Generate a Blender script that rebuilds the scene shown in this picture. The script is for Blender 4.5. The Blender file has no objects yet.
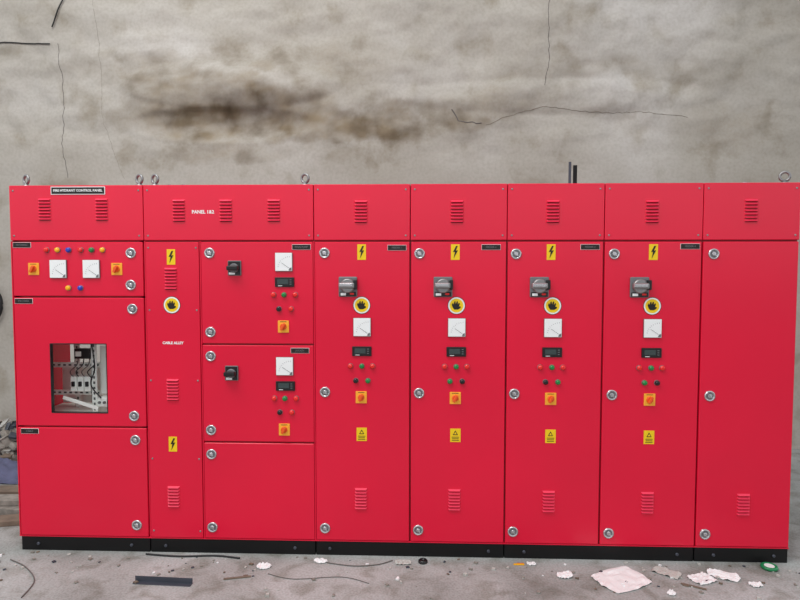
import bpy, bmesh, math, random
from mathutils import Vector, Matrix, noise
random.seed(7)
sc=bpy.context.scene
try:
    sc.view_settings.view_transform='Standard'
    sc.view_settings.look='None'
except Exception: pass
COL=sc.collection

# ---------------------------------------------------------------- materials
def s2l(c):
    return tuple(((v/255)/12.92 if v/255<=0.04045 else ((v/255+0.055)/1.055)**2.4) for v in c)
MATS={}
def mat(name,rgb,rough=0.5,metal=0.0,var=0.0,scale=8.0,bump=0.0,spec=0.5,coat=0.0,emit=0.0):
    m=bpy.data.materials.new(name); m.use_nodes=True
    nt=m.node_tree; b=nt.nodes['Principled BSDF']
    c=s2l(rgb)
    b.inputs['Roughness'].default_value=rough
    b.inputs['Metallic'].default_value=metal
    b.inputs['Specular IOR Level'].default_value=spec
    b.inputs['Coat Weight'].default_value=coat
    tc=nt.nodes.new('ShaderNodeTexCoord')
    n=nt.nodes.new('ShaderNodeTexNoise'); n.inputs['Scale'].default_value=scale; n.inputs['Detail'].default_value=5
    nt.links.new(tc.outputs['Object'],n.inputs['Vector'])
    r=nt.nodes.new('ShaderNodeValToRGB')
    r.color_ramp.elements[0].position=0.3; r.color_ramp.elements[1].position=0.7
    r.color_ramp.elements[0].color=tuple(v*(1-var) for v in c)+(1,)
    r.color_ramp.elements[1].color=tuple(min(1,v*(1+var)) for v in c)+(1,)
    nt.links.new(n.outputs['Fac'],r.inputs['Fac']); nt.links.new(r.outputs['Color'],b.inputs['Base Color'])
    if bump:
        bp=nt.nodes.new('ShaderNodeBump'); bp.inputs['Strength'].default_value=bump; bp.inputs['Distance'].default_value=0.01
        nt.links.new(n.outputs['Fac'],bp.inputs['Height']); nt.links.new(bp.outputs['Normal'],b.inputs['Normal'])
    MATS[name]=m
    return m
mat('red_paint',(228,12,56),0.27,var=0.05,scale=1.2,spec=0.5)
mat('red_frame_shade',(168,12,38),0.45,var=0.03)  # darker red paints shade into door seams and louvre undersides
mat('louvre_red',(240,60,92),0.35,var=0.02)  # lighter red paints a highlight onto the slat tops
mat('gap_shade',(80,8,18),0.8)  # colour of the painted shade strip below each louvre slat
mat('black_paint',(14,14,15),0.5,var=0.1,spec=0.3)
mat('black_plastic',(20,20,22),0.35)
mat('grey_plastic',(110,112,115),0.35)
mat('chrome',(205,205,208),0.25,metal=0.9)
mat('steel',(150,150,150),0.4,metal=0.8,var=0.1)
mat('white_plastic',(244,246,246),0.4)
mat('label_white',(240,240,240),0.6)
mat('meter_ink',(60,60,65),0.6)
mat('lcd',(62,74,74),0.2)
mat('yellow_sign',(244,206,10),0.5)
mat('sign_black',(18,16,12),0.6)
mat('lamp_red',(235,30,25),0.2,coat=0.5)
mat('lamp_green',(10,130,60),0.2,coat=0.5)
mat('lamp_yellow',(250,185,20),0.2,coat=0.5)
mat('lamp_blue',(30,60,185),0.2,coat=0.5)
mat('lamp_black',(30,30,32),0.25)
mat('orange_plate',(253,180,52),0.4)
mat('orange_knob',(238,90,28),0.35)
mat('inner_sheet',(238,244,238),0.5,var=0.05,scale=5)
mat('inner_dark',(88,94,92),0.6,var=0.2)
mat('paper_white',(240,240,240),0.8,var=0.04,scale=20)
mat('card_grey',(188,186,180),0.8,var=0.06,scale=14)
mat('dark_metal',(78,82,92),0.45,metal=0.4,var=0.15)
mat('brown_wood',(120,104,90),0.8,var=0.3,scale=12,bump=0.3)
mat('blue_cloth',(92,95,122),0.9,var=0.25,scale=9,bump=0.3)
mat('rubble_grey',(140,134,126),0.9,var=0.3,scale=20)
mat('green_tape',(30,130,80),0.4)
mat('cable_black',(28,28,30),0.5)
mat('crack_dark',(140,133,122),0.95,spec=0.1)
mat('hose_grey',(105,100,96),0.7)

# ---------------------------------------------------------------- mesh builder
class MB:
    def __init__(s): s.bm=bmesh.new(); s.m=[]
    def mi(s,name):
        if name not in s.m: s.m.append(name)
        return s.m.index(name)
    def _tag(s,faces,name,smooth=False):
        i=s.mi(name)
        for f in faces: f.material_index=i; f.smooth=smooth
    def box(s,x0,x1,y0,y1,z0,z1,m,bev=0.0,rot=None,seg=2):
        r=bmesh.ops.create_cube(s.bm,size=1)
        vs=r['verts']
        c=Vector(((x0+x1)/2,(y0+y1)/2,(z0+z1)/2))
        for v in vs:
            p=Vector((v.co.x*(x1-x0),v.co.y*(y1-y0),v.co.z*(z1-z0)))
            if rot is not None: p=rot@p
            v.co=p+c
        fs=set(f for v in vs for f in v.link_faces)
        s._tag(fs,m)
        if bev>0:
            es=list(set(e for v in vs for e in v.link_edges))
            bmesh.ops.bevel(s.bm,geom=es,offset=bev,segments=seg,affect='EDGES',profile=0.5,material=s.mi(m))
    def lathe(s,prof,m,c=(0,0,0),seg=24,axis='Y'):
        rings=[]
        for r,d in prof:
            ring=[]
            for k in range(seg):
                a=2*math.pi*k/seg
                if axis=='Y': p=(c[0]+r*math.cos(a),c[1]-d,c[2]+r*math.sin(a))
                else: p=(c[0]+r*math.cos(a),c[1]+r*math.sin(a),c[2]+d)
                ring.append(s.bm.verts.new(p))
            rings.append(ring)
        fs=[]
        for a,b in zip(rings,rings[1:]):
            for k in range(seg):
                fs.append(s.bm.faces.new((a[k],a[(k+1)%seg],b[(k+1)%seg],b[k])))
        fs.append(s.bm.faces.new(rings[-1])); 
        s._tag(fs,m,True)
        fs[-1].smooth=False
    def prism(s,pts,y0,y1,m):
        a=[s.bm.verts.new((x,y0,z)) for x,z in pts]; b=[s.bm.verts.new((x,y1,z)) for x,z in pts]
        n=len(pts); fs=[s.bm.faces.new(a),s.bm.faces.new(list(reversed(b)))]
        for k in range(n): fs.append(s.bm.faces.new((a[k],b[k],b[(k+1)%n],a[(k+1)%n])))
        s._tag(fs,m)
    def torus(s,R,r,c,m,axis='Y',seg=20,ms=8):
        vs=[]
        for i in range(seg):
            a=2*math.pi*i/seg; row=[]
            for j in range(ms):
                b=2*math.pi*j/ms
                u=(R+r*math.cos(b)); w=r*math.sin(b)
                if axis=='Y': p=(c[0]+u*math.cos(a),c[1]+w,c[2]+u*math.sin(a))
                elif axis=='Z': p=(c[0]+u*math.cos(a),c[1]+u*math.sin(a),c[2]+w)
                else: p=(c[0]+w,c[1]+u*math.cos(a),c[2]+u*math.sin(a))
                row.append(s.bm.verts.new(p))
            vs.append(row)
        fs=[]
        for i in range(seg):
            for j in range(ms):
                fs.append(s.bm.faces.new((vs[i][j],vs[(i+1)%seg][j],vs[(i+1)%seg][(j+1)%ms],vs[i][(j+1)%ms])))
        s._tag(fs,m,True)
    def mesh(s,name):
        bmesh.ops.recalc_face_normals(s.bm,faces=s.bm.faces)
        me=bpy.data.meshes.new(name); s.bm.to_mesh(me); s.bm.free()
        for n in s.m: me.materials.append(MATS[n])
        return me
def obj(name,me,parent=None,loc=(0,0,0)):
    o=bpy.data.objects.new(name,me); COL.objects.link(o); o.location=loc
    if parent: o.parent=parent
    return o
def tube(name,pts,r,m,parent=None,cyclic=False):
    cu=bpy.data.curves.new(name,'CURVE'); cu.dimensions='3D'; cu.bevel_depth=r; cu.bevel_resolution=2
    sp=cu.splines.new('POLY'); sp.points.add(len(pts)-1)
    for p,q in zip(sp.points,pts): p.co=(*q,1)
    sp.use_cyclic_u=cyclic
    cu.materials.append(MATS[m])
    o=bpy.data.objects.new(name,cu); COL.objects.link(o)
    if parent: o.parent=parent
    return o
def smooth_pts(pts,n=8):
    out=[]
    P=[Vector(p) for p in pts]; P=[P[0]]+P+[P[-1]]
    for i in range(1,len(P)-2):
        for k in range(n):
            t=k/n;a,b,c,d=P[i-1],P[i],P[i+1],P[i+2]
            out.append(tuple(0.5*((2*b)+(-a+c)*t+(2*a-5*b+4*c-d)*t*t+(-a+3*b-3*c+d)*t**3)))
    out.append(tuple(P[-1]))
    return out

# ---------------------------------------------------------------- cabinet
cab=bpy.data.objects.new('electrical_control_panel',None); COL.objects.link(cab)
cab.empty_display_size=0.2
W=4.36; D=0.55; ZT=2.1; ZM=1.788; ZB=0.083
XS=[-0.008,0.76,1.719,2.2556,2.7877,3.3154,3.8442,4.3602]
b=MB()
b.box(XS[0],XS[0]+0.003,0.02,D,ZB,ZT,'red_paint'); b.box(0.757,0.76,0.02,D,ZB,ZT,'red_paint')
b.box(XS[0],0.76,0.02,D,ZT-0.003,ZT,'red_paint'); b.box(XS[0],0.76,0.02,D,ZB,ZB+0.003,'red_paint')
b.box(XS[0],0.76,D-0.003,D,ZB,0.55,'red_paint'); b.box(XS[0],0.76,D-0.003,D,1.55,ZT,'red_paint')
for z0,z1 in ((ZB,0.11),(0.70,0.755),(1.445,1.50),(1.765,1.81),(2.06,ZT)):
    b.box(0.0,0.757,0.0205,0.04,z0,z1,'red_frame_shade')
b.box(XS[0]+.003,0.03,0.0205,0.04,ZB,ZT,'red_frame_shade'); b.box(0.73,0.757,0.0205,0.04,ZB,ZT,'red_frame_shade')
obj('enclosure_incomer',b.mesh('enclosure_incomer'),cab)
b=MB()
for i in range(1,7):
    b.box(XS[i]+0.001,XS[i+1]-0.001,0.0205,D,ZB,ZT,'red_frame_shade')
obj('enclosure_feeders',b.mesh('enclosure_feeders'),cab)
b=MB()
for x in (XS[0],0.76,1.075,1.716):
    b.box(x,x+0.006,0.004,0.022,ZB,ZM,'red_paint')
b.box(XS[0],W,0.003,0.0215,ZB,ZB+0.006,'red_paint')
obj('frame_edges',b.mesh('frame_edges'),cab)

def slab(name,x0,x1,z0,z1,bev=0.005):
    b=MB(); b.box(x0,x1,0.0,0.02,z0,z1,'red_paint',bev,seg=3)
    me=b.mesh(name)
    return obj(name,me,cab)
for i,(x0,x1) in enumerate(zip(XS,XS[1:])):
    slab('header_cover_%d'%(i+1),x0+0.002,x1-0.002,ZM+0.004,ZT,0.004)
slab('door_metering',0.002,0.752,1.4775,1.783)
inc=slab('door_incomer',0.002,0.752,0.733,1.4685)
slab('door_cable_lower',0.002,0.752,0.091,0.724)
slab('cover_cable_alley',0.768,1.071,0.091,1.783,0.003)
slab('door_pump_a',1.083,1.714,1.2125,1.783)
slab('door_pump_b',1.083,1.714,0.654,1.2035)
slab('door_pump_c',1.083,1.714,0.091,0.645)
for i in range(2,7):
    slab('door_feeder_%d'%(i-1),XS[i]+0.005,XS[i+1]-0.004,0.091,1.783)
cb=MB(); cb.box(0.206,0.532,-0.1,0.1,0.810,1.206,'red_frame_shade')
co=obj('cutter',cb.mesh('cutter'))
md=inc.modifiers.new('cut','BOOLEAN'); md.object=co; md.operation='DIFFERENCE'; md.solver='EXACT'
dg=bpy.context.evaluated_depsgraph_get()
me=bpy.data.meshes.new_from_object(inc.evaluated_get(dg))
inc.modifiers.clear(); inc.data=me
bpy.data.objects.remove(co)
b=MB()
x0,x1,z0,z1=0.206,0.532,0.810,1.206
for a in ((x0-0.002,x0+0.003,z0,z1),(x1-0.003,x1+0.002,z0,z1),(x0,x1,z0-0.002,z0+0.003),(x0,x1,z1-0.003,z1+0.003)):
    b.box(a[0],a[1],-0.002,0.022,a[2],a[3],'black_plastic',0.001)
obj('cutout_edging',b.mesh('cutout_edging'),cab)
# internals
b=MB()
b.box(0.03,0.28,0.40,0.403,0.78,1.02,'inner_sheet')
b.box(0.385,0.72,0.20,0.203,0.88,1.17,'inner_sheet')
b.box(0.03,0.75,0.30,0.33,1.175,1.24,'inner_dark')
for x,y in ((0.15,0.33),(0.345,0.17),(0.53,0.17)):
    b.box(x,x+0.035,y,y+0.003,0.70,1.36,'inner_sheet'); b.box(x,x+0.003,y,y+0.03,0.70,1.36,'inner_sheet')
    for k in range(20): b.box(x+0.012,x+0.023,y-0.001,y+0.001,0.72+k*0.032,0.735+k*0.032,'inner_dark')
for z in (0.86,1.03):
    b.box(0.03,0.36,0.25,0.26,z,z+0.030,'inner_sheet')
    for k in range(9): b.box(0.06+k*0.034,0.076+k*0.034,0.248,0.251,z+0.010,z+0.020,'inner_dark')
b.box(0.0,0.757,0.10,0.45,0.76,0.765,'inner_sheet')
for k in range(3):
    xx=0.222+k*0.042
    b.box(xx,xx+0.038,0.16,0.25,0.90,0.99,'inner_sheet',0.004); b.box(xx+0.010,xx+0.028,0.150,0.165,0.93,0.96,'black_plastic',0.003)
b.box(0.40,0.52,0.13,0.20,0.815,0.87,'inner_sheet',0.006)
for k in range(4): b.lathe([(0.008,0),(0.008,0.01)],'inner_dark',(0.415+k*0.03,0.13,0.842),10)
b.box(0.225,0.33,0.20,0.25,1.09,1.15,'black_plastic',0.004); b.box(0.235,0.27,0.196,0.202,1.105,1.135,'inner_sheet',0.002)
b.box(0.42,0.50,0.185,0.20,0.95,1.03,'inner_sheet',0.004); b.box(0.43,0.49,0.182,0.186,1.10,1.125,'inner_dark')
rt=Matrix.Rotation(0.3,3,'Y')
b.box(0.20,0.42,0.11,0.115,0.832,0.852,'inner_sheet',rot=rt)
obj('internal_chassis',b.mesh('internal_chassis'),cab)
for k in range(4):
    x=0.24+0.035*k
    tube('internal_wire_%d'%(k+1),smooth_pts([(x,0.22,1.10),(x+0.02,0.17,1.06),(x-0.01,0.15,1.02),(x,0.17,0.98)]),0.003,('hose_grey','cable_black')[k%2],cab)
tube('internal_wire_5',smooth_pts([(0.36,0.15,1.20),(0.39,0.13,1.05),(0.37,0.12,0.95),(0.43,0.12,0.87)]),0.004,'cable_black',cab)
# plinth
b=MB()
for x0,x1 in ((0.0,0.757),(0.763,1.716),(1.722,2.785),(2.79,3.84),(3.846,4.357)):
    b.box(x0,x1,0.008,0.055,0.0,ZB-0.001,'black_paint',0.003)
b.box(0.0,0.055,0.05,D,0,ZB-0.001,'black_paint'); b.box(4.305,4.357,0.05,D,0,ZB-0.001,'black_paint')
b.box(0.004,4.357,D-0.05,D,0,ZB-0.001,'black_paint')
for x in (0.1,0.65,0.85,1.6,1.8,2.7,2.9,3.75,3.95,4.28): b.lathe([(0.009,0),(0.009,0.006),(0.006,0.008)],'dark_metal',(x,0.008,0.04),8)
obj('plinth',b.mesh('plinth'),cab)

# ---- louvre set
b=MB()
for k in range(7):
    zt=0.063-k*0.018; w=0.036
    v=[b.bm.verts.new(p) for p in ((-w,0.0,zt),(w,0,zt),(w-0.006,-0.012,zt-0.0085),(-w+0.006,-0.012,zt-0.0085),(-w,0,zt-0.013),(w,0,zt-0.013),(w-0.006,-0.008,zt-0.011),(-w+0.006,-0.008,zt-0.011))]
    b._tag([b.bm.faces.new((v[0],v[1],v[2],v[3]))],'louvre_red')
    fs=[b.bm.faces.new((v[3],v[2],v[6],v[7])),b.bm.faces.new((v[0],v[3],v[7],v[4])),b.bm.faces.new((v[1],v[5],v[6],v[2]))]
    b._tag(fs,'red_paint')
    b._tag([b.bm.faces.new((v[7],v[6],v[5],v[4]))],'red_frame_shade')
    b.box(-w+0.004,w-0.004,-0.0006,0.001,zt-0.0146,zt-0.0130,'gap_shade')
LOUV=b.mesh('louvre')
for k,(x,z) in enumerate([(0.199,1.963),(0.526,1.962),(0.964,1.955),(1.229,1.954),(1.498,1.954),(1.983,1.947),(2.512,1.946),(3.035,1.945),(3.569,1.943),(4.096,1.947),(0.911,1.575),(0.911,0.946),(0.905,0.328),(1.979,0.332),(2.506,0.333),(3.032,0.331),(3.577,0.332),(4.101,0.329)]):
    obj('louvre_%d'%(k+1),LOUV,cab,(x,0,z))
# ---- latch
b=MB()
b.lathe([(0.030,0),(0.030,0.004),(0.027,0.008),(0.022,0.008),(0.020,0.003)],'chrome',seg=28)
b.lathe([(0.020,0.0035),(0.019,0.005)],'grey_plastic',seg=24)
b.lathe([(0.011,0.005),(0.011,0.010),(0.008,0.011)],'chrome',seg=16)
b.box(-0.015,0.015,-0.0125,-0.005,-0.0035,0.0035,'chrome',0.001,rot=Matrix.Rotation(0.8,3,'Y'))
LAT=b.mesh('latch')
L=[(686,1721),(682,1541),(688,1406),(685,795),(689,656),(687,161),(1133,1721),(1132,1277),(1131,1141),(1127,719),(1127,580),(1127,156),(1779,1721),(1778,942),(1774,161),(2307,1718),(2306,940),(2303,158),(2837,1716),(2835,940),(2835,158),(3370,1716),(3371,938),(3367,158),(3904,1716),(3903,937),(3897,161)]
for k,(x,z) in enumerate(L): obj('latch_%d'%(k+1),LAT,cab,(x/1000,0,z/1000))
# ---- screws
b=MB(); b.lathe([(0.0055,0),(0.005,0.002),(0.003,0.003)],'steel',seg=10); SCR=b.mesh('screw')
sp=[]
for x0,x1 in zip(XS,XS[1:]):
    for z in (ZM+0.03,ZT-0.03): sp+= [(x0+0.025,z),(x1-0.025,z)]
for z in (0.13,0.55,1.0,1.4,1.75): sp+=[(0.785,z),(1.055,z)]
for k,(x,z) in enumerate(sp): obj('screw_%d'%(k+1),SCR,cab,(x,0,z))
# ---- pilot lamps
def lampmesh(col):
    b=MB(); b.lathe([(0.0155,0),(0.0155,0.005),(0.0140,0.007)],'grey_plastic',seg=20)
    b.lathe([(0.0140,0.007),(0.0140,0.013),(0.0110,0.018),(0.006,0.021)],col,seg=20)
    return b.mesh('lamp_'+col)
LM={c:lampmesh('lamp_'+n) for c,n in (('r','red'),('g','green'),('y','yellow'),('b','blue'),('k','black'))}
cnt=[0]
def lamp(c,x,z):
    cnt[0]+=1; obj('indicator_%d'%cnt[0],LM[c],cab,(x/1000,0,z/1000))
# ---- meter
b=MB()
b.box(-0.049,0.049,-0.010,0,-0.052,0.052,'grey_plastic',0.003)
b.box(-0.047,0.047,-0.0125,-0.009,-0.050,0.050,'white_plastic',0.002)
for k in range(9):
    a=math.radians(10+80*k/8); cx,cz=0.034,-0.036
    b.box(cx-math.cos(a)*0.0655-0.003,cx-math.cos(a)*0.0655+0.003,-0.0134,-0.012,cz+math.sin(a)*0.0655-0.0006,cz+math.sin(a)*0.0655+0.0006,'meter_ink',rot=Matrix.Rotation(a,3,'Y'))
b.box(0.034-0.03*math.cos(.6)-0.026,0.034-0.03*math.cos(.6)+0.026,-0.014,-0.0125,-0.036+0.03*math.sin(.6)-0.0007,-0.036+0.03*math.sin(.6)+0.0007,'meter_ink',rot=Matrix.Rotation(.6,3,'Y'))
b.prism([(0.044,-0.047),(0.044,-0.030),(0.034,-0.034),(0.028,-0.047)],-0.0145,-0.012,'grey_plastic')
MET=b.mesh('meter')
# ---- display
b=MB()
b.box(-0.054,0.054,-0.010,0,-0.027,0.027,'black_plastic',0.003)
b.box(-0.040,0.022,-0.0115,-0.009,-0.012,0.016,'lcd',0.001)
for k in range(3): b.box(0.030,0.040,-0.012,-0.009,0.011-k*0.012,0.015-k*0.012,'grey_plastic')
b.box(-0.036,-0.012,-0.0105,-0.009,-0.022,-0.019,'label_white')
DSP=b.mesh('display')
# ---- orange selector
b=MB()
b.box(-0.031,0.031,-0.005,0,-0.034,0.034,'orange_plate',0.002)
b.lathe([(0.018,0.005),(0.018,0.012),(0.015,0.014)],'orange_knob',seg=20)
b.box(-0.007,0.007,-0.028,-0.012,-0.021,0.021,'orange_knob',0.003,rot=Matrix.Rotation(0.5,3,'Y'))
b.box(-0.018,0.018,-0.0058,-0.004,0.026,0.029,'sign_black')
SEL=b.mesh('selector')
# ---- small dark rotary handle (pumps)
b=MB()
b.box(-0.038,0.038,-0.012,0,-0.042,0.042,'grey_plastic',0.005)
b.box(-0.034,0.034,-0.0135,-0.01,-0.038,0.038,'black_plastic',0.002)
b.lathe([(0.026,0.013),(0.026,0.022),(0.022,0.026)],'grey_plastic',seg=24)
b.box(-0.034,0.030,-0.052,-0.024,-0.013,0.013,'black_plastic',0.006)
b.box(-0.030,0.004,-0.0145,-0.0125,-0.036,-0.024,'white_plastic')
HS=b.mesh('rotary_handle_small')
# ---- MCCB handle (feeders)
b=MB()
b.box(-0.052,0.052,-0.012,0,-0.056,0.056,'grey_plastic',0.006)
b.box(-0.046,0.046,-0.015,-0.01,-0.052,-0.028,'black_plastic',0.002)
b.lathe([(0.040,0.012),(0.040,0.024),(0.034,0.030)],'steel',(0,0,0.006),28)
b.box(-0.048,0.040,-0.052,-0.028,-0.008,0.024,'steel',0.008)
b.box(-0.044,0.030,-0.056,-0.048,0.002,0.020,'chrome',0.003)
b.box(0.034,0.054,-0.045,-0.012,-0.014,0.040,'black_plastic',0.005)
b.box(-0.040,-0.010,-0.0165,-0.014,-0.048,-0.034,'white_plastic'); b.box(0.012,0.034,-0.0165,-0.014,-0.044,-0.034,'lamp_red')
HB=b.mesh('breaker_handle')
# ---- danger tag with bolt
b=MB()
b.box(-0.024,0.024,-0.0015,0,-0.043,0.043,'yellow_sign',0.0005)
b.prism([(0.004,0.034),(-0.013,0.000),(-0.002,0.002),(-0.009,-0.034),(0.014,0.010),(0.002,0.008),(0.013,0.034)],-0.003,-0.0014,'sign_black')
TAG=b.mesh('danger_tag')
# ---- round sign
b=MB()
b.lathe([(0.049,0),(0.049,0.0015)],'sign_black',seg=36)
b.lathe([(0.046,0.0015),(0.046,0.0022)],'label_white',seg=36)
b.lathe([(0.038,0.0022),(0.038,0.003)],'yellow_sign',seg=36)
b.prism([(-0.020,-0.012),(-0.026,0.004),(-0.020,0.016),(-0.016,0.006),(-0.012,0.022),(-0.006,0.024),(-0.004,0.008),(0.002,0.024),(0.008,0.022),(0.007,0.006),(0.014,0.016),(0.019,0.010),(0.014,-0.004),(0.024,-0.006),(0.022,-0.014),(0.008,-0.022),(-0.012,-0.022)],-0.0042,-0.0029,'sign_black')
RND=b.mesh('round_warning')
# ---- yellow square sign
b=MB()
b.box(-0.029,0.029,-0.0015,0,-0.038,0.038,'yellow_sign',0.0005)
b.prism([(-0.014,0.002),(0.014,0.002),(0,0.028)],-0.0026,-0.0014,'sign_black')
b.prism([(-0.008,0.006),(0.008,0.006),(0,0.020)],-0.0036,-0.0025,'yellow_sign')
for z,w in ((-0.010,0.020),(-0.019,0.018),(-0.028,0.020)): b.box(-w,w,-0.0026,-0.0014,z-0.0015,z+0.0015,'sign_black')
SGN=b.mesh('caution_sign')
n={}
def put(kind,me,x,z):
    n[kind]=n.get(kind,0)+1
    obj('%s_%d'%(kind,n[kind]),me,cab,(x/1000,0,z/1000))
def text(name,s,size,x,z,m,y=-0.0045,bold=0.0):
    cu=bpy.data.curves.new(name,'FONT'); cu.body=s; cu.size=size; cu.align_x='CENTER'; cu.align_y='CENTER'
    cu.extrude=0.0004; cu.offset=bold; cu.resolution_u=2
    cu.materials.append(MATS[m])
    o=bpy.data.objects.new(name,cu); COL.objects.link(o); o.parent=cab
    o.location=(x,y,z); o.rotation_euler=(math.pi/2,0,0)
for c,x in zip('rybrgy',(204,268,331,400,463,526)): lamp(c,x,1738)
put('meter',MET,270,1631); put('meter',MET,460,1631)
put('selector_switch',SEL,126,1631); put('selector_switch',SEL,604,1631)
lamp('y',325,1524); lamp('b',394,1524)
put('danger_tag',TAG,914,1699); put('round_warning_sign',RND,914,1429); put('danger_tag',TAG,905,635)
text('alley_text','CABLE ALLEY',0.020,0.916,1.214,'label_white',-0.0006,0.0008)
text('header_text','PANEL 1&2',0.026,1.099,1.949,'label_white',-0.0006,0.0008)
b=MB(); b.box(-0.155,0.155,-0.003,0,-0.022,0.022,'label_white',0.0008); b.box(-0.151,0.151,-0.0038,-0.002,-0.018,0.018,'sign_black')
obj('title_plate',b.mesh('title_plate'),cab,(0.392,0,2.070))
text('title_text','FIRE HYDRANT CONTROL PANEL',0.0185,0.392,2.070,'label_white',-0.0045,0.0005)
def pump(hx,hz,mz):
    put('rotary_handle',HS,hx,hz)
    put('meter',MET,1552,mz); put('display',DSP,1555,mz-112)
    for c,x in zip('rgr',(1492,1551,1615)): lamp(c,x,mz-183)
    for c,x in zip('kr',(1522,1590)): lamp(c,x,mz-262)
    put('selector_switch',SEL,1546,mz-361)
pump(1275,1637,1671); pump(1251,1046,1087)
for k,(x,hx) in enumerate(((1986,1910),(2512,2437),(3040,2965),(3581,3508))):
    put('danger_tag',TAG,x+(0,-8,-12,0)[k],1726); put('breaker_handle',HB,hx,1534)
    put('round_warning_sign',RND,x,1431); put('meter',MET,x+2,1309); put('display',DSP,x,1174)
    for c,d in zip('rgr',(-64,0,60)): lamp(c,x+d,1090)
    for c,d in zip('gk' if k%2 else 'kg',(-34,34)): lamp(c,x+d,1008)
    put('selector_switch',SEL,x-4,914); put('caution_sign',SGN,x-2,703)
for k,(x,z,s) in enumerate([(61,1766,'METERING'),(62,1449,'INCOMER'),(74,702,'CABLE'),(1650,1754,'MAIN PUMP'),(1638,1175,'JOCKEY'),(2182,1750,'FEEDER 1'),(2700,1753,'FEEDER 2'),(3239,1754,'FEEDER 3'),(3777,1757,'FEEDER 4')]):
    b=MB(); b.box(-0.052,0.052,-0.0025,0,-0.015,0.015,'label_white',0.0005); b.box(-0.0505,0.0505,-0.0032,-0.002,-0.0135,0.0135,'sign_black')
    obj('name_tag_%d'%(k+1),b.mesh('name_tag'),cab,(x/1000,0,z/1000))
    text('name_text_%d'%(k+1),s,0.014,x/1000,z/1000,'grey_plastic',-0.0037,0.0001)
# lifting lugs
b=MB()
b.lathe([(0.022,0),(0.022,0.010),(0.012,0.012),(0.012,0.022)],'steel',(0,0,0),14,axis='Z')
b.torus(0.024,0.0075,(0,0,0.042),'steel',axis='X')
LUG=b.mesh('lifting_eye')
k=0
for x in (0.05,0.71,0.80,1.66,4.31):
    for y in (0.07,0.48):
        k+=1; o=obj('lifting_eye_%d'%k,LUG,cab,(x,y,ZT)); o.rotation_euler=(0,0,1.1)
b=MB()
b.box(-0.022,-0.008,0,0.012,0,0.16,'dark_metal',0.001); b.box(0.004,0.026,0,0.012,0,0.14,'black_paint',0.001); b.box(-0.022,0.026,-0.02,0.03,0,0.006,'black_paint')
obj('top_bracket',b.mesh('top_bracket'),cab,(3.20,0.25,ZT))

# ---------------------------------------------------------------- wall
WY=2.2
def fr(x,z,s,seed=0,o=5): return noise.fractal(Vector((x*s+seed,seed*1.7,z*s)),0.9,2.1,o)
def ell(x,z,cx,cz,rx,rz):
    d=math.hypot((x-cx)/rx,(z-cz)/rz); return max(0,1-d*d) if d<1 else 0
def px(X): return -1.56+0.00912*X
def pz(Y): return 4.06-0.0091*Y
ST=[(225,110,100,24,.95),(205,88,75,13,.7),(300,122,60,14,.85),(372,127,48,13,1.0),(165,78,45,26,.6),(250,60,60,10,.5),(225,150,60,8,.45),(470,118,28,11,.75),(500,100,45,10,.35),(720,126,60,20,.25),(330,60,90,16,.25),(90,70,40,12,.25),(420,110,60,7,.4),(620,70,90,10,.25)]
def rough(z): 
    t=(z-2.45)/0.5; return max(0.12,min(1,t))
def disp(x,z):
    r=rough(z)
    h=0.065*fr(x,z,0.8,3,4)+0.030*fr(x*0.7,z*1.6,1.8,7,3)+0.006*fr(x,z,6,2,4)
    h+=0.10*ell(x,z,px(235),pz(82),1.05,0.24)-0.09*ell(x,z,px(225),pz(122),0.9,0.16)
    h+=0.05*ell(x,z,px(560),pz(96),1.5,0.16)
    return h*r
def stain(x,z):
    w=0.22*fr(x,z,2.0,11); u=0.12*fr(x,z,3.1,23)
    s=0
    for cx,cz,rx,rz,a in ST:
        s=max(s,a*ell(x+w,z+u,px(cx),pz(cz),rx*0.0105,rz*0.0125)**0.7)
    s*=0.55+0.75*max(0,min(1,0.5+0.9*fr(x,z*1.8,5,31)))
    return max(0,min(1,s))
nx,nz=500,270
X0,X1,Z1=-2.8,6.6,4.9
vs=[];st=[]
for j in range(nz+1):
    z=Z1*j/nz
    for i in range(nx+1):
        x=X0+(X1-X0)*i/nx
        vs.append((x,WY-disp(x,z),z)); st.append(stain(x,z))
fs=[(j*(nx+1)+i,j*(nx+1)+i+1,(j+1)*(nx+1)+i+1,(j+1)*(nx+1)+i) for j in range(nz) for i in range(nx)]
me=bpy.data.meshes.new('wall_back'); me.from_pydata(vs,[],fs); me.update()
at=me.attributes.new('stain','FLOAT','POINT'); at.data.foreach_set('value',st)
me.polygons.foreach_set('use_smooth',[True]*len(fs))
wall=obj('wall_back',me)
m=bpy.data.materials.new('old_plaster'); m.use_nodes=True; nt=m.node_tree; bs=nt.nodes['Principled BSDF']
bs.inputs['Roughness'].default_value=0.95; bs.inputs['Specular IOR Level'].default_value=0.1
tc=nt.nodes.new('ShaderNodeTexCoord')
def nz_(scale,det,dist=0.0,vec=None):
    q=nt.nodes.new('ShaderNodeTexNoise'); q.inputs['Scale'].default_value=scale; q.inputs['Detail'].default_value=det; q.inputs['Distortion'].default_value=dist
    nt.links.new(vec or tc.outputs['Object'],q.inputs['Vector']); return q
def ramp(src,stops):
    r=nt.nodes.new('ShaderNodeValToRGB'); el=r.color_ramp.elements
    while len(el)<len(stops): el.new(0.5)
    for e,(p,c) in zip(el,stops): e.position=p; e.color=tuple(s2l(c))+(1,)
    nt.links.new(src,r.inputs['Fac']); return r
def mix(f,a,b_,mode='MIX'):
    x=nt.nodes.new('ShaderNodeMix'); x.data_type='RGBA'; x.blend_type=mode
    if isinstance(f,float): x.inputs[0].default_value=f
    else: nt.links.new(f,x.inputs[0])
    nt.links.new(a,x.inputs[6]); nt.links.new(b_,x.inputs[7]); return x.outputs[2]
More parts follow.
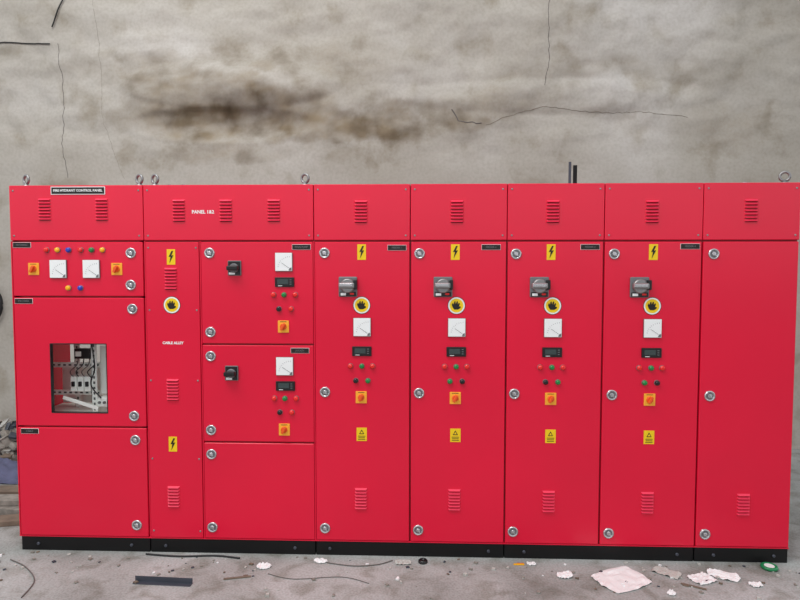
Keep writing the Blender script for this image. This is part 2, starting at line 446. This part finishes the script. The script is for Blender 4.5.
n1=nz_(0.8,6,0.4); n2=nz_(3.2,8,0.3); n3=nz_(40,4)
c1=ramp(n1.outputs['Fac'],[(0.3,(176,171,162)),(0.5,(189,185,178)),(0.72,(202,199,195))])
c2=ramp(n2.outputs['Fac'],[(0.30,(222,217,208)),(0.46,(250,249,247)),(0.8,(255,255,255))])
c3=ramp(n3.outputs['Fac'],[(0.3,(240,239,236)),(0.6,(255,255,255))])
col=mix(1.0,c1.outputs[0],c2.outputs[0],'MULTIPLY'); col=mix(0.8,col,c3.outputs[0],'MULTIPLY')
at=nt.nodes.new('ShaderNodeAttribute'); at.attribute_name='stain'
bc=ramp(n2.outputs['Fac'],[(0.35,(104,92,76)),(0.6,(148,135,114))])
col=mix(at.outputs['Fac'],col,bc.outputs[0])
nt.links.new(col,bs.inputs['Base Color'])
bp=nt.nodes.new('ShaderNodeBump'); bp.inputs['Strength'].default_value=0.28; bp.inputs['Distance'].default_value=0.03
nt.links.new(n2.outputs['Fac'],bp.inputs['Height']); nt.links.new(bp.outputs['Normal'],bs.inputs['Normal'])
me.materials.append(m)
def wallline(name,pp,r,mt,jit=0.0,off=0.0):
    pts=[]
    for (a,b_),(c,d) in zip(pp,pp[1:]):
        L_=max(2,int(math.hypot(c-a,d-b_)/4))
        for k in range(L_):
            t=k/L_; x=px(a+(c-a)*t)+random.uniform(-jit,jit); z=pz(b_+(d-b_)*t)+random.uniform(-jit,jit)
            pts.append((x,WY-disp(x,z)-off,z))
    return tube(name,pts,r,mt,wall)
wallline('crack_1',[(455,108),(462,120),(488,124)],0.005,'hose_grey',0.008)
wallline('crack_2',[(488,124),(520,112),(548,106),(590,112),(640,112),(690,117)],0.0026,'crack_dark',0.008)
wallline('crack_3',[(551,-20),(548,20),(550,60),(545,90)],0.0026,'hose_grey',0.006)
wallline('crack_4',[(58,40),(62,100),(60,140),(66,178)],0.0026,'hose_grey',0.006)
wallline('crack_5',[(96,-5),(102,60),(104,120),(125,180)],0.0014,'crack_dark',0.006)
wallline('hanging_wire_1',[(-20,38),(30,39),(55,40)],0.005,'cable_black',0.002,0.01)
wallline('hanging_wire_2',[(68,-5),(60,12),(52,28)],0.006,'cable_black',0.001,0.02)

# ---------------------------------------------------------------- floor
me=bpy.data.meshes.new('floor'); 
me.from_pydata([(-6,-7,0),(10,-7,0),(10,2.4,0),(-6,2.4,0)],[],[(0,1,2,3)])
fl=obj('floor',me)
m=bpy.data.materials.new('concrete_floor'); m.use_nodes=True; nt=m.node_tree; bs=nt.nodes['Principled BSDF']
bs.inputs['Roughness'].default_value=0.8; bs.inputs['Specular IOR Level'].default_value=0.2
tc=nt.nodes.new('ShaderNodeTexCoord')
n1=nz_(1.6,8,0.5); n2=nz_(7,10,0.4); n3=nz_(90,4)
c1=ramp(n1.outputs['Fac'],[(0.32,(150,152,149)),(0.5,(170,173,171)),(0.68,(186,189,188))])
c2=ramp(n2.outputs['Fac'],[(0.36,(212,209,202)),(0.52,(255,255,255))])
c3=ramp(n3.outputs['Fac'],[(0.35,(220,218,214)),(0.6,(255,255,255))])
col=mix(0.8,c1.outputs[0],c2.outputs[0],'MULTIPLY'); col=mix(0.8,col,c3.outputs[0],'MULTIPLY')
nt.links.new(col,bs.inputs['Base Color'])
bp=nt.nodes.new('ShaderNodeBump'); bp.inputs['Strength'].default_value=0.3; bp.inputs['Distance'].default_value=0.01
nt.links.new(n2.outputs['Fac'],bp.inputs['Height']); nt.links.new(bp.outputs['Normal'],bs.inputs['Normal'])
me.materials.append(m)

# ---------------------------------------------------------------- litter
def paper(name,x,y,w,d,rot,m,amp=0.02,seed=0,cut=0.0):
    N=14; vs=[];fs=[]
    for j in range(N+1):
        for i in range(N+1):
            u=i/N-.5;v=j/N-.5
            e=1-cut*max(0,abs(u)+abs(v)-0.55)
            X=u*w*e;Y=v*d*e
            h=amp*abs(noise.noise(Vector((u*4+seed,v*4,seed))))*1.6+0.002
            vs.append((X,Y,h))
    for j in range(N):
        for i in range(N): a=j*(N+1)+i; fs.append((a,a+1,a+N+2,a+N+1))
    me=bpy.data.meshes.new(name); me.from_pydata(vs,[],fs); me.materials.append(MATS[m])
    o=obj(name,me,None,(x,y,0.001)); o.rotation_euler=(0,0,rot)
    s=o.modifiers.new('t','SOLIDIFY'); s.thickness=0.001; s.offset=1
    return o
paper('paper_sheet',3.372,-0.21,0.28,0.22,0.5,'paper_white',0.010,1,0.3)
paper('paper_sheet',3.93,-0.15,0.16,0.10,-0.5,'paper_white',0.012,2,0.4)
paper('paper_sheet',3.80,-0.19,0.13,0.10,0.4,'paper_white',0.012,3,0.2)
paper('paper_scrap',3.086,-0.18,0.09,0.07,0.3,'paper_white',0.012,4,0.6)
paper('paper_scrap',1.459,-0.144,0.08,0.06,0.1,'paper_white',0.012,5,0.6)
paper('paper_scrap',1.76,-0.07,0.08,0.05,-0.2,'paper_white',0.012,6,0.6)
paper('cardboard_scrap',3.64,-0.13,0.08,0.14,0.9,'card_grey',0.01,8,0.1)
paper('cardboard_scrap',2.22,-0.07,0.09,0.05,0.1,'card_grey',0.010,9,0.1)
paper('paper_scrap',2.93,-0.06,0.05,0.04,0.2,'paper_white',0.010,12,0.4)
paper('paper_scrap',4.05,-0.24,0.07,0.05,0.1,'paper_white',0.010,17,0.5)
paper('paper_scrap',3.58,-0.34,0.05,0.04,0.8,'paper_white',0.010,18,0.5)
b=MB()
b.box(-0.155,0.155,-0.016,0.016,0,0.003,'dark_metal',0.0008); b.box(-0.155,0.155,0.013,0.016,0,0.03,'dark_metal',0.0008)
o=obj('angle_iron_offcut',b.mesh('angle_iron'),None,(0.98,-0.34,0.0)); o.rotation_euler=(0,0,-0.05)
b=MB(); b.box(-0.07,0.07,-0.006,0.006,0,0.008,'brown_wood',0.002); b.box(0.03,0.055,-0.004,0.02,0,0.006,'brown_wood',0.001)
o=obj('wood_splinter',b.mesh('wood_splinter'),None,(1.35,-0.27,0)); o.rotation_euler=(0,0,0.25)
b=MB(); b.box(-0.06,0.06,-0.005,0.005,0,0.008,'brown_wood',0.002); b.box(-0.05,-0.02,-0.015,0.004,0,0.006,'brown_wood',0.001)
o=obj('wood_splinter',b.mesh('wood_splinter'),None,(3.72,-0.27,0)); o.rotation_euler=(0,0,-0.5)
b=MB(); b.torus(0.034,0.010,(0,0,0.011),'green_tape',axis='Z'); b.lathe([(0.025,0.001),(0.025,0.018)],'label_white',(0,0,0),20,axis='Z')
obj('tape_roll',b.mesh('tape_roll'),None,(4.22,-0.06,0))
b=MB(); b.lathe([(0.026,0.001),(0.026,0.012),(0.020,0.018),(0.012,0.018),(0.010,0.010)],'black_plastic',(0,0,0),20,axis='Z')
obj('cable_gland_cap',b.mesh('cable_gland_cap'),None,(2.33,-0.06,0))
b=MB(); b.box(-0.03,0.03,-0.004,0.004,0,0.008,'lamp_yellow',0.002); b.box(-0.01,0.03,0.004,0.014,0,0.006,'orange_knob',0.001)
obj('screwdriver_bit',b.mesh('screwdriver_bit'),None,(2.86,-0.07,0))
b=MB()
for k in range(170):
    x=4.7-5.0*random.random()**1.3; y=-abs(random.gauss(0.0,0.22))-0.02
    s=random.uniform(0.003,0.010); mt=random.choice(['card_grey','card_grey','rubble_grey','brown_wood','dark_metal','rubble_grey','paper_white'])
    b.box(x-s,x+s,y-s*random.uniform(.4,1),y+s*random.uniform(.4,1),0.0,s*0.8,mt,s*0.2,rot=Matrix.Rotation(random.uniform(0,3),3,'Z'),seg=1)
obj('floor_debris',b.mesh('floor_debris'))
tube('loose_wire',smooth_pts([(0.02,-0.12,0.005),(0.16,-0.2,0.005),(0.30,-0.34,0.005),(0.34,-0.5,0.005)]),0.003,'hose_grey')
tube('loose_wire.001',smooth_pts([(1.80,-0.09,0.004),(1.95,-0.12,0.004),(2.08,-0.10,0.004),(2.16,-0.05,0.004)]),0.003,'hose_grey')
tube('loose_wire.002',smooth_pts([(0.75,-0.03,0.006),(0.95,-0.05,0.006),(1.15,-0.035,0.006),(1.3,-0.06,0.006)]),0.005,'cable_black')
tube('loose_wire.003',smooth_pts([(1.50,-0.22,0.003),(1.65,-0.27,0.003),(1.9,-0.24,0.003),(2.05,-0.30,0.003)]),0.002,'hose_grey')

# ---------------------------------------------------------------- left side clutter
b=MB()
R=lambda a:Matrix.Rotation(a,3,'Z')
b.box(-0.75,-0.10,0.28,0.40,0.0,0.035,'brown_wood',0.004,rot=R(0.25))
b.box(-0.85,-0.22,0.48,0.66,0.0,0.05,'rubble_grey',0.004,rot=R(-0.1))
b.box(-1.05,-0.32,0.74,0.87,0.0,0.06,'brown_wood',0.004,rot=R(0.05))
b.box(-0.95,-0.25,0.50,0.62,0.052,0.09,'rubble_grey',0.004,rot=R(0.05))
obj('timber_planks',b.mesh('timber_planks'))
b=MB()
for k in range(300):
    x=random.gauss(-1.15,0.28); y=random.uniform(1.58,2.05); h=max(0,0.36*(1-abs(x+1.15)/0.9)*(1-abs(y-1.85)/0.5))
    s=random.uniform(0.02,0.05); z=random.uniform(0,h)+s*0.5
    b.box(x-s,x+s,y-s,y+s,z-s*.6,z+s*.6,random.choice(['rubble_grey','rubble_grey','card_grey','dark_metal','brown_wood']),s*0.3,rot=Matrix.Rotation(random.uniform(0,3),3,Vector((random.random(),random.random(),1)).normalized()),seg=1)
obj('rubble_heap',b.mesh('rubble_heap'))
b=MB()
N=24
def clothpt(i,j):
    u=i/N-.5; v=j/N-.5
    h=0.11*max(0,1-4*(u*u+v*v))+0.05*abs(noise.noise(Vector((u*6,v*6,3))))
    return (u*0.6,v*0.36,h+0.004)
g_=[[b.bm.verts.new(clothpt(i,j)) for i in range(N+1)] for j in range(N+1)]
b._tag([b.bm.faces.new((g_[j][i],g_[j][i+1],g_[j+1][i+1],g_[j+1][i])) for j in range(N) for i in range(N)],'blue_cloth',True)
obj('blue_tarpaulin',b.mesh('blue_tarpaulin'),None,(-0.98,1.22,0.0))
pts=[]
for k in range(60):
    a=2*math.pi*k/30; pts.append((-1.75+0.15*math.cos(a),WY-0.05-0.01*(k//30),1.30+0.18*math.sin(a)))
cl=tube('cable_coil',pts,0.014,'cable_black')
b=MB(); b.box(-1.765,-1.735,WY-0.09,WY-0.0,1.45,1.48,'steel',0.003); obj('coil_hook',b.mesh('coil_hook'),cl)

# ---------------------------------------------------------------- light
w=bpy.data.worlds.new('world'); sc.world=w; w.use_nodes=True; nt=w.node_tree
bg=nt.nodes['Background']
tc=nt.nodes.new('ShaderNodeTexCoord'); se=nt.nodes.new('ShaderNodeSeparateXYZ'); nt.links.new(tc.outputs['Generated'],se.inputs[0])
r=nt.nodes.new('ShaderNodeValToRGB'); el=r.color_ramp.elements
el[0].position=0.0; el[0].color=(0.33,0.33,0.33,1); el[1].position=1.0; el[1].color=(0.9,0.93,0.97,1)
e=el.new(0.03); e.color=(0.65,0.65,0.65,1); e=el.new(0.08); e.color=(2.1,2.1,2.2,1); e=el.new(0.32); e.color=(1.0,1.0,1.04,1)
nt.links.new(se.outputs['Z'],r.inputs['Fac']); nt.links.new(r.outputs['Color'],bg.inputs['Color'])
bg.inputs['Strength'].default_value=0.76
ld=bpy.data.lights.new('skylight','AREA'); ld.shape='RECTANGLE'; ld.size=4; ld.size_y=2; ld.energy=210; ld.color=(1,0.99,0.97)
lo=bpy.data.objects.new('skylight',ld); COL.objects.link(lo); lo.location=(0.4,-2.4,6.2)
d_=Vector((2.0,0.9,1.2))-lo.location
lo.rotation_euler=d_.to_track_quat('-Z','Y').to_euler()

# ---------------------------------------------------------------- camera
cx,cy,cz,pitch,yaw,roll=2.3170,-3.3484,1.6314,0.0509,0.0352,0.0009
c,s=math.cos(yaw),math.sin(yaw)
F=Vector((-s,c,0));Rr=Vector((c,s,0));U=Vector((0,0,1))
F2=F*math.cos(pitch)-U*math.sin(pitch);U2=U*math.cos(pitch)+F*math.sin(pitch)
R3=Rr*math.cos(roll)+U2*math.sin(roll);U3=U2*math.cos(roll)-Rr*math.sin(roll)
cd=bpy.data.cameras.new('camera'); cam=bpy.data.objects.new('camera',cd); COL.objects.link(cam)
M=Matrix.Identity(4)
for i in range(3): M[i][0]=R3[i];M[i][1]=U3[i];M[i][2]=-F2[i];M[i][3]=(cx,cy,cz)[i]
cam.matrix_world=M
cd.sensor_width=36; cd.sensor_fit='HORIZONTAL'; cd.lens=36*604/800
sc.camera=cam
